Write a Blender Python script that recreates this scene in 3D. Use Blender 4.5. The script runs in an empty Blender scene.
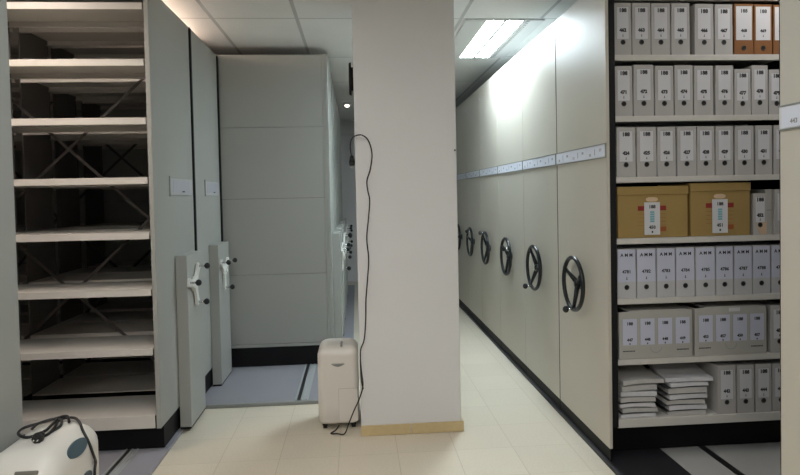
import bpy, bmesh, math, random
from mathutils import Vector, Matrix, Euler
random.seed(7)
SC = bpy.context.scene
COL = SC.collection
PI = math.pi

# ------------------------------------------------------------------ camera
F, EYE = 590.0, 1.47
yaw, pitch, roll = 0.0734, 0.0271, -0.0207
def cam_rotation():
    cy, sy, cp, sp, cr, sr = math.cos(yaw), math.sin(yaw), math.cos(pitch), math.sin(pitch), math.cos(roll), math.sin(roll)
    Ry = Matrix(((cy, 0, -sy), (0, 1, 0), (sy, 0, cy)))
    Rx = Matrix(((1, 0, 0), (0, cp, sp), (0, -sp, cp)))
    Rz = Matrix(((cr, sr, 0), (-sr, cr, 0), (0, 0, 1)))
    R = Rz @ Rx @ Ry                      # (X, Zup, Yfwd) -> camera right, up, forward
    r, u, f = R[0], R[1], R[2]
    conv = lambda v: Vector((v[0], v[2], v[1]))
    r, u, f = conv(r), conv(u), conv(f)
    return Matrix(((r.x, u.x, -f.x), (r.y, u.y, -f.y), (r.z, u.z, -f.z)))
cd = bpy.data.cameras.new('camera')
cd.sensor_fit = 'HORIZONTAL'; cd.sensor_width = 36.0; cd.lens = F * 36.0 / 800.0
cd.clip_start = 0.02
cd.shift_y = -26.6 / 800.0      # the photograph is cropped from above its optical centre
cam = bpy.data.objects.new('camera', cd); COL.objects.link(cam)
cam.matrix_world = Matrix.Translation((0, 0, EYE)) @ cam_rotation().to_4x4()
SC.camera = cam

# ------------------------------------------------------------------ world, exposure, lights
w = bpy.data.worlds.new('world'); SC.world = w; w.use_nodes = True
w.node_tree.nodes['Background'].inputs[0].default_value = (0.75, 0.85, 1.0, 1)
w.node_tree.nodes['Background'].inputs[1].default_value = 0.05
SC.view_settings.view_transform = 'Standard'; SC.view_settings.look = 'None'
SC.view_settings.exposure = 0.1; SC.view_settings.gamma = 1.0; SC.view_settings.use_curve_mapping = False
CEIL = 2.76
WARM = (1.0, 0.84, 0.73); NEUT = (1.0, 0.97, 0.94); COOL = (0.80, 0.93, 1.0)
# (x, y, colour, emission) of the recessed ceiling luminaires, each 0.6 x 1.2 m with two luminous strips
LUMS = [(1.135, 4.94, COOL, 64.0), (-0.10, 1.34, (0.86, 0.95, 1.0), 20.0), (-0.10, -1.06, (1.0, 0.95, 0.89), 72.0),  # second entry: unseen fill, added to throw cool light on the near end panels
        (-1.90, 2.54, WARM, 26.0), (0.50, 8.54, COOL, 3.0), (2.30, 2.54, NEUT, 9.0)]  # last entry: unseen fill, added to brighten the right deck and boxes

# ------------------------------------------------------------------ materials
def mat(name, col, rough=0.5, metal=0.0, spec=0.5, noise=0.0, nscale=6.0, bump=0.0, bscale=400.0, coat=0.0):
    m = bpy.data.materials.new(name); m.use_nodes = True
    nt = m.node_tree; b = nt.nodes['Principled BSDF']
    b.inputs['Base Color'].default_value = (*col, 1); b.inputs['Roughness'].default_value = rough
    b.inputs['Metallic'].default_value = metal; b.inputs['Specular IOR Level'].default_value = spec
    b.inputs['Coat Weight'].default_value = coat
    tc = nt.nodes.new('ShaderNodeTexCoord')
    if noise:
        n = nt.nodes.new('ShaderNodeTexNoise'); n.inputs['Scale'].default_value = nscale; n.inputs['Detail'].default_value = 4
        mx = nt.nodes.new('ShaderNodeMix'); mx.data_type = 'RGBA'
        mx.inputs[6].default_value = (*[c * (1 - noise) for c in col], 1)
        mx.inputs[7].default_value = (*[min(1, c * (1 + noise)) for c in col], 1)
        nt.links.new(tc.outputs['Object'], n.inputs['Vector']); nt.links.new(n.outputs['Fac'], mx.inputs[0])
        nt.links.new(mx.outputs[2], b.inputs['Base Color'])
    if bump:
        n = nt.nodes.new('ShaderNodeTexNoise'); n.inputs['Scale'].default_value = bscale
        bp = nt.nodes.new('ShaderNodeBump'); bp.inputs['Strength'].default_value = bump; bp.inputs['Distance'].default_value = 0.002
        nt.links.new(tc.outputs['Object'], n.inputs['Vector']); nt.links.new(n.outputs['Fac'], bp.inputs['Height'])
        nt.links.new(bp.outputs['Normal'], b.inputs['Normal'])
    return m
M = {}
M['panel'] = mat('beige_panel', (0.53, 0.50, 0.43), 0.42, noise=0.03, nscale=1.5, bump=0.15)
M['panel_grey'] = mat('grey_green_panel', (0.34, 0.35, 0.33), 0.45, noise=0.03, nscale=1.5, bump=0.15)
M['shelf'] = mat('cream_shelf_steel', (0.60, 0.58, 0.54), 0.4, noise=0.02, bump=0.05)
M['frame'] = mat('grey_frame_steel', (0.16, 0.15, 0.14), 0.5, noise=0.03)
M['brace'] = mat('brace_steel', (0.075, 0.065, 0.06), 0.5)
M['black'] = mat('black_plinth', (0.006, 0.006, 0.007), 0.55, spec=0.2)
M['rubber'] = mat('black_rubber', (0.010, 0.010, 0.011), 0.65, spec=0.25)
M['gloss_black'] = mat('black_handwheel_plastic', (0.006, 0.008, 0.011), 0.3, spec=0.4)
M['wall'] = mat('white_plaster', (0.69, 0.69, 0.69), 0.85, noise=0.02, nscale=2.5, bump=0.25, bscale=60)
M['white_plate'] = mat('white_plastic_plate', (0.62, 0.63, 0.64), 0.35)
M['card'] = mat('card_strip', (0.68, 0.71, 0.80), 0.4)
M['holder'] = mat('grey_plastic_holder', (0.42, 0.43, 0.44), 0.35)
M['card_dim'] = mat('lilac_grey_card', (0.42, 0.43, 0.48), 0.5)
M['handle'] = mat('white_cast_handle', (0.70, 0.71, 0.68), 0.35)
M['dehum'] = mat('offwhite_plastic', (0.68, 0.65, 0.60), 0.35, noise=0.02, nscale=3)
M['dehum_grey'] = mat('grey_plastic', (0.25, 0.26, 0.25), 0.4)
M['teal'] = mat('dark_teal_plastic', (0.05, 0.09, 0.115), 0.3)
M['cable'] = mat('black_cable', (0.010, 0.010, 0.011), 0.45)
M['binder'] = mat('grey_white_cardboard', (0.44, 0.425, 0.41), 0.8, noise=0.05, nscale=9)
M['binder_b'] = mat('white_cardboard', (0.50, 0.50, 0.51), 0.8, noise=0.04, nscale=9)
M['brown'] = mat('brown_cardboard', (0.22, 0.09, 0.026), 0.8, noise=0.06, nscale=9)
M['carton'] = mat('ochre_cardboard', (0.33, 0.22, 0.072), 0.8, noise=0.05, nscale=7)
M['greybox'] = mat('grey_cardboard', (0.42, 0.41, 0.375), 0.8, noise=0.05, nscale=7)
M['paper'] = mat('label_paper', (0.60, 0.60, 0.62), 0.7)
M['paper_blue'] = mat('bluish_label_paper', (0.53, 0.55, 0.66), 0.7)
M['sheets'] = mat('paper_sheets', (0.62, 0.62, 0.64), 0.8, noise=0.12, nscale=40)
M['sheets_b'] = mat('grey_paper_sheets', (0.50, 0.49, 0.47), 0.8, noise=0.12, nscale=40)
M['grip'] = mat('olive_grey_grip', (0.15, 0.145, 0.12), 0.5)
M['cover'] = mat('dark_folder_card', (0.05, 0.05, 0.055), 0.6)
M['ink'] = mat('black_ink', (0.012, 0.012, 0.014), 0.7)
M['line'] = mat('grey_print_line', (0.25, 0.25, 0.25), 0.7)
M['hole'] = mat('dark_finger_hole', (0.006, 0.006, 0.006), 0.7)
M['ring'] = mat('dark_ring', (0.03, 0.03, 0.03), 0.4)
M['red'] = mat('red_print', (0.25, 0.02, 0.015), 0.7)
M['orange'] = mat('orange_print', (0.33, 0.09, 0.02), 0.7)
M['cyan'] = mat('cyan_print', (0.18, 0.42, 0.48), 0.7)
M['peach'] = mat('pale_handhole', (0.62, 0.45, 0.30), 0.7)
M['deck'] = mat('grey_floor_deck', (0.27, 0.27, 0.30), 0.55, noise=0.04, nscale=2, bump=0.1)
M['deck_light'] = mat('light_grey_floor_deck', (0.40, 0.40, 0.39), 0.55, noise=0.04, nscale=2, bump=0.1)
M['deckblack'] = mat('black_floor_deck', (0.018, 0.018, 0.022), 0.5, noise=0.2, nscale=5)
M['rail'] = mat('steel_rail', (0.42, 0.44, 0.45), 0.5, metal=0.3)
M['railblack'] = mat('black_rail', (0.015, 0.015, 0.015), 0.4)
M['lum'] = mat('white_luminaire', (0.65, 0.66, 0.66), 0.4)
M['chrome'] = mat('small_chrome', (0.6, 0.6, 0.6), 0.2, metal=1)
M['skirting'] = mat('ochre_skirting_tile', (0.56, 0.44, 0.24), 0.35, noise=0.1, nscale=30)
def emit(name, col, s):
    m = bpy.data.materials.new(name); m.use_nodes = True; nt = m.node_tree
    nt.nodes.clear(); e = nt.nodes.new('ShaderNodeEmission'); o = nt.nodes.new('ShaderNodeOutputMaterial')
    e.inputs[0].default_value = (*col, 1); e.inputs[1].default_value = s
    nt.links.new(e.outputs[0], o.inputs[0]); return m

def grid_mat(name, base, line, px, py, ox, oy, wx, wy, rough, spot=0.0, var=0.04, stain=None):
    """square grid of joints on world XY: pitch px, py, offset ox, oy, joint widths wx, wy"""
    m = bpy.data.materials.new(name); m.use_nodes = True; nt = m.node_tree; b = nt.nodes['Principled BSDF']
    b.inputs['Roughness'].default_value = rough
    geo = nt.nodes.new('ShaderNodeNewGeometry'); sep = nt.nodes.new('ShaderNodeSeparateXYZ')
    nt.links.new(geo.outputs['Position'], sep.inputs[0])
    def mth(op, a, c=None, c2=None):
        n = nt.nodes.new('ShaderNodeMath'); n.operation = op
        for i, v in enumerate((a, c, c2)):
            if v is None: continue
            if isinstance(v, (int, float)): n.inputs[i].default_value = v
            else: nt.links.new(v, n.inputs[i])
        return n.outputs[0]
    def axis(s, p, o, wd):
        t = mth('PINGPONG', mth('ADD', mth('SUBTRACT', s, o), p * 100), p / 2)
        return mth('LESS_THAN', t, wd / 2)
    l = mth('MAXIMUM', axis(sep.outputs[0], px, ox, wx), axis(sep.outputs[1], py, oy, wy))
    # a shade of its own for every tile
    fx = mth('FLOOR', mth('DIVIDE', mth('SUBTRACT', sep.outputs[0], ox), px)); fy = mth('FLOOR', mth('DIVIDE', mth('SUBTRACT', sep.outputs[1], oy), py))
    cmb = nt.nodes.new('ShaderNodeCombineXYZ'); nt.links.new(fx, cmb.inputs[0]); nt.links.new(fy, cmb.inputs[1])
    wn = nt.nodes.new('ShaderNodeTexWhiteNoise'); nt.links.new(cmb.outputs[0], wn.inputs[0])
    n = nt.nodes.new('ShaderNodeTexNoise'); n.inputs['Scale'].default_value = 90; n.inputs['Detail'].default_value = 3
    nt.links.new(geo.outputs['Position'], n.inputs['Vector'])
    n2 = nt.nodes.new('ShaderNodeTexNoise'); n2.inputs['Scale'].default_value = 2.2
    nt.links.new(geo.outputs['Position'], n2.inputs['Vector'])
    v = mth('ADD', mth('MULTIPLY', mth('SUBTRACT', wn.outputs[0], 0.5), var), 1.0)
    v = mth('ADD', v, mth('MULTIPLY', mth('SUBTRACT', n.outputs['Fac'], 0.5), spot))
    v = mth('ADD', v, mth('MULTIPLY', mth('SUBTRACT', n2.outputs['Fac'], 0.5), 0.10))
    mv = nt.nodes.new('ShaderNodeVectorMath'); mv.operation = 'SCALE'; mv.inputs[0].default_value = base
    nt.links.new(v, mv.inputs['Scale'])
    mx = nt.nodes.new('ShaderNodeMix'); mx.data_type = 'RGBA'; nt.links.new(l, mx.inputs[0])
    nt.links.new(mv.outputs[0], mx.inputs[6]); mx.inputs[7].default_value = (*line, 1)
    nt.links.new(mx.outputs[2], b.inputs['Base Color'])
    return m
M['floor'] = grid_mat('cream_terrazzo_tiles', (0.66, 0.60, 0.49), (0.52, 0.465, 0.37), 0.333, 0.333, -0.13, 3.65, 0.004, 0.003, 0.32, spot=0.25, var=0.05)
M['ceiling'] = grid_mat('ceiling_tiles', (0.80, 0.81, 0.80), (0.52, 0.53, 0.53), 0.6, 1.2, 0.2, 3.14, 0.026, 0.016, 0.9, spot=0.12, var=0.03)

# ------------------------------------------------------------------ mesh helpers
class MB:
    def __init__(s): s.bm = bmesh.new(); s.mats = []
    def mi(s, m):
        if m not in s.mats: s.mats.append(m)
        return s.mats.index(m)
    def _tag(s, faces, m):
        i = s.mi(m)
        for f in faces: f.material_index = i
    def box(s, x0, x1, y0, y1, z0, z1, m, bev=0.0, seg=2, mtx=None):
        r = bmesh.ops.create_cube(s.bm, size=1)
        vs = r['verts']
        for v in vs: v.co = Vector(((x0 + x1) / 2 + v.co.x * (x1 - x0), (y0 + y1) / 2 + v.co.y * (y1 - y0), (z0 + z1) / 2 + v.co.z * (z1 - z0)))
        fs = set(f for v in vs for f in v.link_faces)
        if bev:
            es = list(set(e for v in vs for e in v.link_edges))
            rr = bmesh.ops.bevel(s.bm, geom=es, offset=bev, segments=seg, affect='EDGES', profile=0.5)
            fs = set(f for f in fs if f.is_valid) | set(rr['faces']); vs = list(set(v for f in fs for v in f.verts))
            for f in rr['faces']: f.smooth = True
        s._tag(fs, m)
        if mtx is not None:
            for v in vs: v.co = mtx @ v.co
        return vs
    def cyl(s, p0, p1, r0, m, r1=None, n=20, smooth=True):
        p0, p1 = Vector(p0), Vector(p1); d = p1 - p0; r1 = r0 if r1 is None else r1
        q = d.to_track_quat('Z', 'Y')
        r = bmesh.ops.create_cone(s.bm, cap_ends=True, segments=n, radius1=r0, radius2=r1, depth=d.length)
        for v in r['verts']: v.co = q @ v.co + (p0 + p1) / 2
        fs = set(f for v in r['verts'] for f in v.link_faces)
        for f in fs: f.smooth = smooth and len(f.verts) == 4
        s._tag(fs, m); return r['verts']
    def ball(s, c, r, m, sx=1, sy=1, sz=1, n=20):
        rr = bmesh.ops.create_uvsphere(s.bm, u_segments=n, v_segments=n // 2 + 2, radius=r)
        for v in rr['verts']: v.co = Vector((v.co.x * sx, v.co.y * sy, v.co.z * sz)) + Vector(c)
        fs = set(f for v in rr['verts'] for f in v.link_faces)
        for f in fs: f.smooth = True
        s._tag(fs, m)
    def torus(s, c, R, r, axis, m, n=48, k=12, sq=1.0):
        """ring round `axis` ('x','y' or 'z')"""
        rings = []
        for i in range(n):
            a = 2 * PI * i / n; ring = []
            for j in range(k):
                b = 2 * PI * j / k; rad = R + r * math.cos(b); h = r * sq * math.sin(b)
                p = {'x': (h, rad * math.cos(a), rad * math.sin(a)), 'y': (rad * math.cos(a), h, rad * math.sin(a)), 'z': (rad * math.cos(a), rad * math.sin(a), h)}[axis]
                ring.append(s.bm.verts.new(Vector(p) + Vector(c)))
            rings.append(ring)
        fs = []
        for i in range(n):
            for j in range(k):
                f = s.bm.faces.new((rings[i][j], rings[(i + 1) % n][j], rings[(i + 1) % n][(j + 1) % k], rings[i][(j + 1) % k])); f.smooth = True; fs.append(f)
        s._tag(fs, m)
    def prism(s, pts, axis, a0, a1, m, smooth=False):
        """polygon pts in the plane normal to axis, extruded a0..a1"""
        mk = {'x': lambda p, a: (a, p[0], p[1]), 'y': lambda p, a: (p[0], a, p[1]), 'z': lambda p, a: (p[0], p[1], a)}[axis]
        A = [s.bm.verts.new(mk(p, a0)) for p in pts]; B = [s.bm.verts.new(mk(p, a1)) for p in pts]
        fs = [s.bm.faces.new(A), s.bm.faces.new(list(reversed(B)))]
        n = len(pts)
        for i in range(n):
            f = s.bm.faces.new((A[i], B[i], B[(i + 1) % n], A[(i + 1) % n])); f.smooth = smooth; fs.append(f)
        s._tag(fs, m); return A + B
    def tube(s, pts, r, m, k=8, sub=6):
        P = [Vector(p) for p in pts]; path = []
        for i in range(len(P) - 1):
            p0 = P[i - 1] if i else P[0]; p1, p2 = P[i], P[i + 1]; p3 = P[i + 2] if i + 2 < len(P) else P[-1]
            for q in range(sub):
                t = q / sub
                path.append(0.5 * ((2 * p1) + (p2 - p0) * t + (2 * p0 - 5 * p1 + 4 * p2 - p3) * t * t + (3 * p1 - p0 - 3 * p2 + p3) * t ** 3))
        path.append(P[-1]); rings = []
        nrm = Vector((0.31, 0.52, 0.8)).normalized()
        for i, p in enumerate(path):
            d = (path[min(i + 1, len(path) - 1)] - path[max(i - 1, 0)]).normalized()
            u = (nrm - d * nrm.dot(d))
            if u.length < 1e-4: u = d.orthogonal()
            u.normalize(); nrm = u; v = d.cross(u)
            rings.append([s.bm.verts.new(p + r * (u * math.cos(2 * PI * j / k) + v * math.sin(2 * PI * j / k))) for j in range(k)])
        fs = []
        for i in range(len(rings) - 1):
            for j in range(k):
                f = s.bm.faces.new((rings[i][j], rings[i][(j + 1) % k], rings[i + 1][(j + 1) % k], rings[i + 1][j])); f.smooth = True; fs.append(f)
        fs.append(s.bm.faces.new(list(reversed(rings[0])))); fs.append(s.bm.faces.new(rings[-1]))
        s._tag(fs, m)
    def text(s, txt, size, x, y, z, m, facing='-y', bold=0.0):
        """text centred at x,z, standing proud of the plane y (facing -y), or of the plane x (facing -x / +x)"""
        me = text_mesh(txt, size, bold)
        n0 = len(s.bm.verts); f0 = len(s.bm.faces)
        s.bm.from_mesh(me); s.bm.verts.ensure_lookup_table(); s.bm.faces.ensure_lookup_table()
        for v in s.bm.verts[n0:]:
            c = v.co.copy()
            if facing == '-y': v.co = Vector((x + c.x, y - c.z, z + c.y))
            elif facing == '-x': v.co = Vector((x - c.z, y - c.x, z + c.y))
            else: v.co = Vector((x + c.z, y + c.x, z + c.y))
        s._tag(s.bm.faces[f0:], m)
    def build(s, name, parent=None, loc=(0, 0, 0), rot=None):
        bmesh.ops.recalc_face_normals(s.bm, faces=s.bm.faces)
        me = bpy.data.meshes.new(name); s.bm.to_mesh(me); s.bm.free()
        for m in s.mats: me.materials.append(M[m] if isinstance(m, str) else m)
        o = bpy.data.objects.new(name, me); COL.objects.link(o); o.location = loc
        if rot: o.rotation_euler = rot
        if parent is not None: o.parent = parent
        return o
_tc = {}
def text_mesh(txt, size, bold):
    k = (txt, size, bold)
    if k in _tc: return _tc[k]
    cu = bpy.data.curves.new('lettering', 'FONT'); cu.body = txt; cu.size = size; cu.align_x = 'CENTER'; cu.align_y = 'CENTER'
    cu.offset = bold; cu.extrude = 0.0002; cu.resolution_u = 2
    o = bpy.data.objects.new('lettering', cu); COL.objects.link(o)
    dg = bpy.context.evaluated_depsgraph_get(); dg.update()
    me = bpy.data.meshes.new_from_object(o.evaluated_get(dg))
    bpy.data.objects.remove(o); _tc[k] = me
    return me
def thing(name, label, cat, loc=(0, 0, 0), group=None, rz=0.0):
    o = bpy.data.objects.new(name, None); COL.objects.link(o); o.location = loc; o.rotation_euler = (0, 0, rz)
    o.empty_display_size = 0.1
    return tag(o, label, cat, group)
def tag(o, label, cat, group=None):
    o['label'] = label; o['category'] = cat
    if group: o['group'] = group
    return o
def struct(o, label=None):
    o['kind'] = 'structure'
    if label: o['label'] = label
    return o
def one(name, m, *b, parent=None, bev=0.0):
    mb = MB(); mb.box(*b, m, bev); return mb.build(name, parent)

# ------------------------------------------------------------------ the setting
XL, XR, YB, YF = -4.3, 3.9, -2.6, 10.15
struct(one('floor', 'floor', XL, XR, YB, YF, -0.12, 0.0), 'cream speckled tiled floor')
struct(one('ceiling', 'ceiling', XL, XR, YB, YF, CEIL, CEIL + 0.12), 'suspended ceiling of pale tiles')
struct(one('wall_left', 'wall', XL - 0.1, XL, YB, YF, 0, CEIL + 0.1))
struct(one('wall_right', 'wall', XR, XR + 0.1, YB, YF, 0, CEIL + 0.1))
struct(one('wall_back', 'wall', XL, XR, YF, YF + 0.1, 0, CEIL + 0.1))
struct(one('wall_front', 'wall', XL, XR, YB - 0.1, YB, 0, CEIL + 0.1))

# pillar in the aisle, with its skirting tiles
PX0, PX1, PY0, PY1 = -0.002, 0.618, 3.585, 4.035
mb = MB(); mb.box(PX0, PX1, PY0, PY1, 0.0, CEIL, 'wall', 0.006)
struct(mb.build('wall_pillar'), 'white plastered square pillar standing in the aisle')
mb = MB()
mb.box(PX0 - 0.002, 0.303, PY0 - 0.012, PY0 - 0.001, 0.001, 0.064, 'skirting', 0.002)
mb.box(0.307, PX1 + 0.013, PY0 - 0.012, PY0 - 0.001, 0.001, 0.064, 'skirting', 0.002)
mb.box(PX1 + 0.001, PX1 + 0.013, PY0, PY1, 0.001, 0.064, 'skirting', 0.002)
struct(mb.build('baseboard_pillar'), 'ochre tile skirting round the pillar foot')
mb = MB(); mb.box(XL, XR, YF - 0.03, YF, 2.52, 2.62, 'lum'); struct(mb.build('trim_1'))

# raised track decks on which the mobile shelving rolls
DZ = 0.02
mb = MB(); mb.box(XL, -1.125, 1.0, 4.2, 0.0005, DZ, 'deck'); struct(mb.build('floor_deck_left'), 'grey track deck under the left shelving')
mb = MB(); mb.box(XL, -0.06, 4.215, 9.6, 0.0005, DZ, 'deck'); struct(mb.build('floor_deck_back'), 'grey track deck in front of the blank-backed shelving')
mb = MB(); mb.box(-1.10, -0.06, 4.180, 4.2145, 0.0005, DZ + 0.004, 'dehum_grey', 0.002); struct(mb.build('trim_2'), 'dark metal edge strip of the track deck')
mb = MB(); mb.box(1.305, 1.665, 0.6, 9.4, 0.0005, DZ, 'deckblack'); mb.box(1.6651, XR, 0.6, 9.4, 0.0005, DZ, 'deck_light')
struct(mb.build('floor_deck_right'), 'black and grey track deck under the right shelving')
def rail(name, x0, x1, y0, y1, m, label):
    mb = MB(); z = DZ
    mb.box(x0, x1, y0, y1, z + 0.0003, z + 0.002, m)
    if m == 'rail':
        wd = x1 - x0
        for k in (0.0, 0.42, 0.78): mb.box(x0 + wd * k, x0 + wd * (k + 0.12), y0, y1, z + 0.002, z + 0.006, 'rail', 0.001)
        mb.box(x0 + wd * 0.15, x0 + wd * 0.4, y0, y1, z + 0.0021, z + 0.0024, 'railblack')
    return struct(mb.build(name), label)
rail('trim_3', -0.47, -0.375, 4.217, 9.4, 'rail', 'steel guide rail in the back track deck')
rail('trim_4', -1.37, -1.29, 1.05, 4.19, 'rail', 'steel guide rail in the left track deck')
rail('trim_5', 1.885, 1.925, 0.7, 9.3, 'railblack', 'black guide rail in the right track deck')
rail('trim_6', -2.95, -2.86, 1.05, 4.19, 'rail', 'steel guide rail in the left track deck')

# ------------------------------------------------------------------ ceiling luminaires
lum_labels = ['lit recessed ceiling light beside the right-hand shelving row, two bright strips',
              'unseen ceiling light added over the near aisle as cool fill',
              'recessed ceiling light just behind and above the camera',
              'recessed warm ceiling light above the gap before the empty shelving',
              'recessed ceiling light at the far end of the aisle', 'unseen ceiling light added to brighten the archive boxes and right deck']
for i, (lx, ly, lc, ls) in enumerate(LUMS):
    t = thing('ceiling_light', lum_labels[i], 'ceiling light', (lx, ly, CEIL), 'ceiling lights')
    mb = MB()
    mb.box(-0.298, -0.137, -0.598, 0.598, -0.012, -0.001, 'lum', 0.002); mb.box(0.137, 0.298, -0.598, 0.598, -0.012, -0.001, 'lum', 0.002)
    mb.box(-0.1365, 0.1365, -0.598, -0.585, -0.012, -0.001, 'lum'); mb.box(-0.1365, 0.1365, 0.585, 0.598, -0.012, -0.001, 'lum')
    mb.box(-0.1365, 0.1365, -0.5845, 0.5845, -0.003, -0.001, 'lum')
    mb.box(-0.0125, 0.0125, -0.5845, 0.5845, -0.016, -0.0035, 'dehum_grey'); mb.box(0.165, 0.172, -0.59, 0.59, -0.016, -0.0121, 'dehum_grey')
    for k in range(24): mb.box(0.1725, 0.19, -0.58 + k * 0.049, -0.555 + k * 0.049, -0.0135, -0.0121, 'dehum_grey')
    mb.build('housing', t)
    em = emit('fluorescent_glow_%s' % 'abcdef'[i], lc, ls)
    for x0, x1 in ((-0.135, -0.013), (0.013, 0.135)):
        mb = MB(); mb.box(x0, x1, -0.583, 0.583, -0.009, -0.0035, em); mb.build('luminous_strip', t)

t = thing('batten_light', 'hidden warm tube light under the ceiling above the left shelving', 'ceiling light', (-1.42, 4.20, CEIL))
mb = MB(); mb.box(-0.03, 0.03, -0.62, 0.62, -0.03, -0.001, 'lum', 0.003); mb.build('housing', t)
mb = MB(); mb.cyl((0, -0.60, -0.052), (0, 0.60, -0.052), 0.0125, emit('warm_tube_glow', (1.0, 0.72, 0.58), 42.0), n=16); mb.build('tube', t)

# ------------------------------------------------------------------ mobile shelving
def rootpart(mb, name, root): return mb.build(name, root)

class Unit:
    """row side s (+1 extends to +x, -1 to -x); panel plane at x=X0; local u = distance from the panel plane into the row"""
    def __init__(u, name, label, X0, s, y0, y1, group):
        u.s = s; u.d = y1 - y0
        u.root = thing(name, label, 'shelving', (X0, y0, 0), group)
    def bx(u, mb, u0, u1, y0, y1, z0, z1, m, bev=0.0):
        a, b = sorted((u.s * u0, u.s * u1)); mb.box(a, b, y0, y1, z0, z1, m, bev)
    def part(u, name, *boxes, parent=None):
        mb = MB()
        for b in boxes: u.bx(mb, *b)
        return mb.build(name, parent or u.root)

def shelf_part(U, u0, u1, ya, yb, z, m='shelf', lip=0.034):
    """pressed steel shelf: z is the top surface"""
    mb = MB()
    U.bx(mb, u0, u1, ya, yb, z - 0.004, z, m)
    U.bx(mb, u0, u1, ya, ya + 0.003, z - lip, z - 0.0041, m, 0.001)
    U.bx(mb, u0, u1, ya + 0.0031, ya + 0.022, z - lip, z - lip + 0.003, m)
    U.bx(mb, u0, u1, yb - 0.003, yb, z - lip, z - 0.0041, m, 0.001)
    U.bx(mb, u0, u1, yb - 0.022, yb - 0.0031, z - lip, z - lip + 0.003, m)
    return mb.build('shelf', U.root)

# ---- right row -----------------------------------------------------
def hand_wheel(U, yc, zc, ang, knob_ang):
    """three-spoked wheel, plane 0.056 in front of the panel"""
    s = -U.s
    hub = MB()
    hub.cyl((s * 0.001, yc, zc), (s * 0.010, yc, zc), 0.034, 'gloss_black', n=28)
    hub.cyl((s * 0.010, yc, zc), (s * 0.038, yc, zc), 0.024, 'gloss_black', 0.027, n=24)
    hub.cyl((s * 0.038, yc, zc), (s * 0.043, yc, zc), 0.020, 'gloss_black', 0.014, n=24)
    h = hub.build('hand_wheel', U.root)
    mb = MB(); mb.torus((s * 0.052, yc, zc), 0.154, 0.0125, 'x', 'gloss_black', 56, 14); mb.build('rim', h)
    for k in range(3):
        a = math.radians(ang + 120 * k); mb = MB()
        p0 = (s * 0.026, yc + 0.018 * math.cos(a), zc + 0.018 * math.sin(a)); p1 = (s * 0.051, yc + 0.146 * math.cos(a), zc + 0.146 * math.sin(a))
        mb.cyl(p0, p1, 0.015, 'gloss_black', 0.0095, n=14); mb.build('spoke', h)
    a = math.radians(knob_ang); ky, kz = yc + 0.150 * math.cos(a), zc + 0.150 * math.sin(a)
    mb = MB(); mb.cyl((s * 0.056, ky, kz), (s * 0.088, ky, kz), 0.007, 'chrome', n=12); mb.ball((s * 0.100, ky, kz), 0.0205, 'gloss_black', sx=0.9); mb.build('crank_knob', h)

RX = 1.318; ZR = 2.585
R_Y = [3.02, 3.80, 4.58, 5.40, 6.21, 6.98, 7.76, 8.54, 9.32]
wheel_ang = [(-90, -92), (60, 290), (35, 150), (50, 92), (20, 125), (0, 100), (10, 60), (25, 200)]
RZ = [2.183, 1.862, 1.540, 1.213, 0.892, 0.566, 0.243]
strips = [['A.U.M.', '4781', '4790'], ['188', '462'], ['188', '471'], ['201', '233'], ['234', '260'], ['261', '290'], ['291', '310'], ['311', '330']]
right_labels = ['open shelving full of archive boxes with tall beige end panel and black handwheel',
 'mobile shelving with handwheel, second in the right row, just beyond the archive boxes',
 'mobile shelving with pale end panel, third in the right row, knob high on its wheel',
 'mobile shelving end panel, fourth in the right row counting from the archive boxes',
 'mobile shelving end panel, fifth in the right row counting from the archive boxes',
 'mobile shelving end panel, sixth in the right row, wheel partly behind the pillar',
 'mobile shelving, seventh in the right row, mostly behind the pillar',
 'mobile shelving, last of the right row at its far end']
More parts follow.
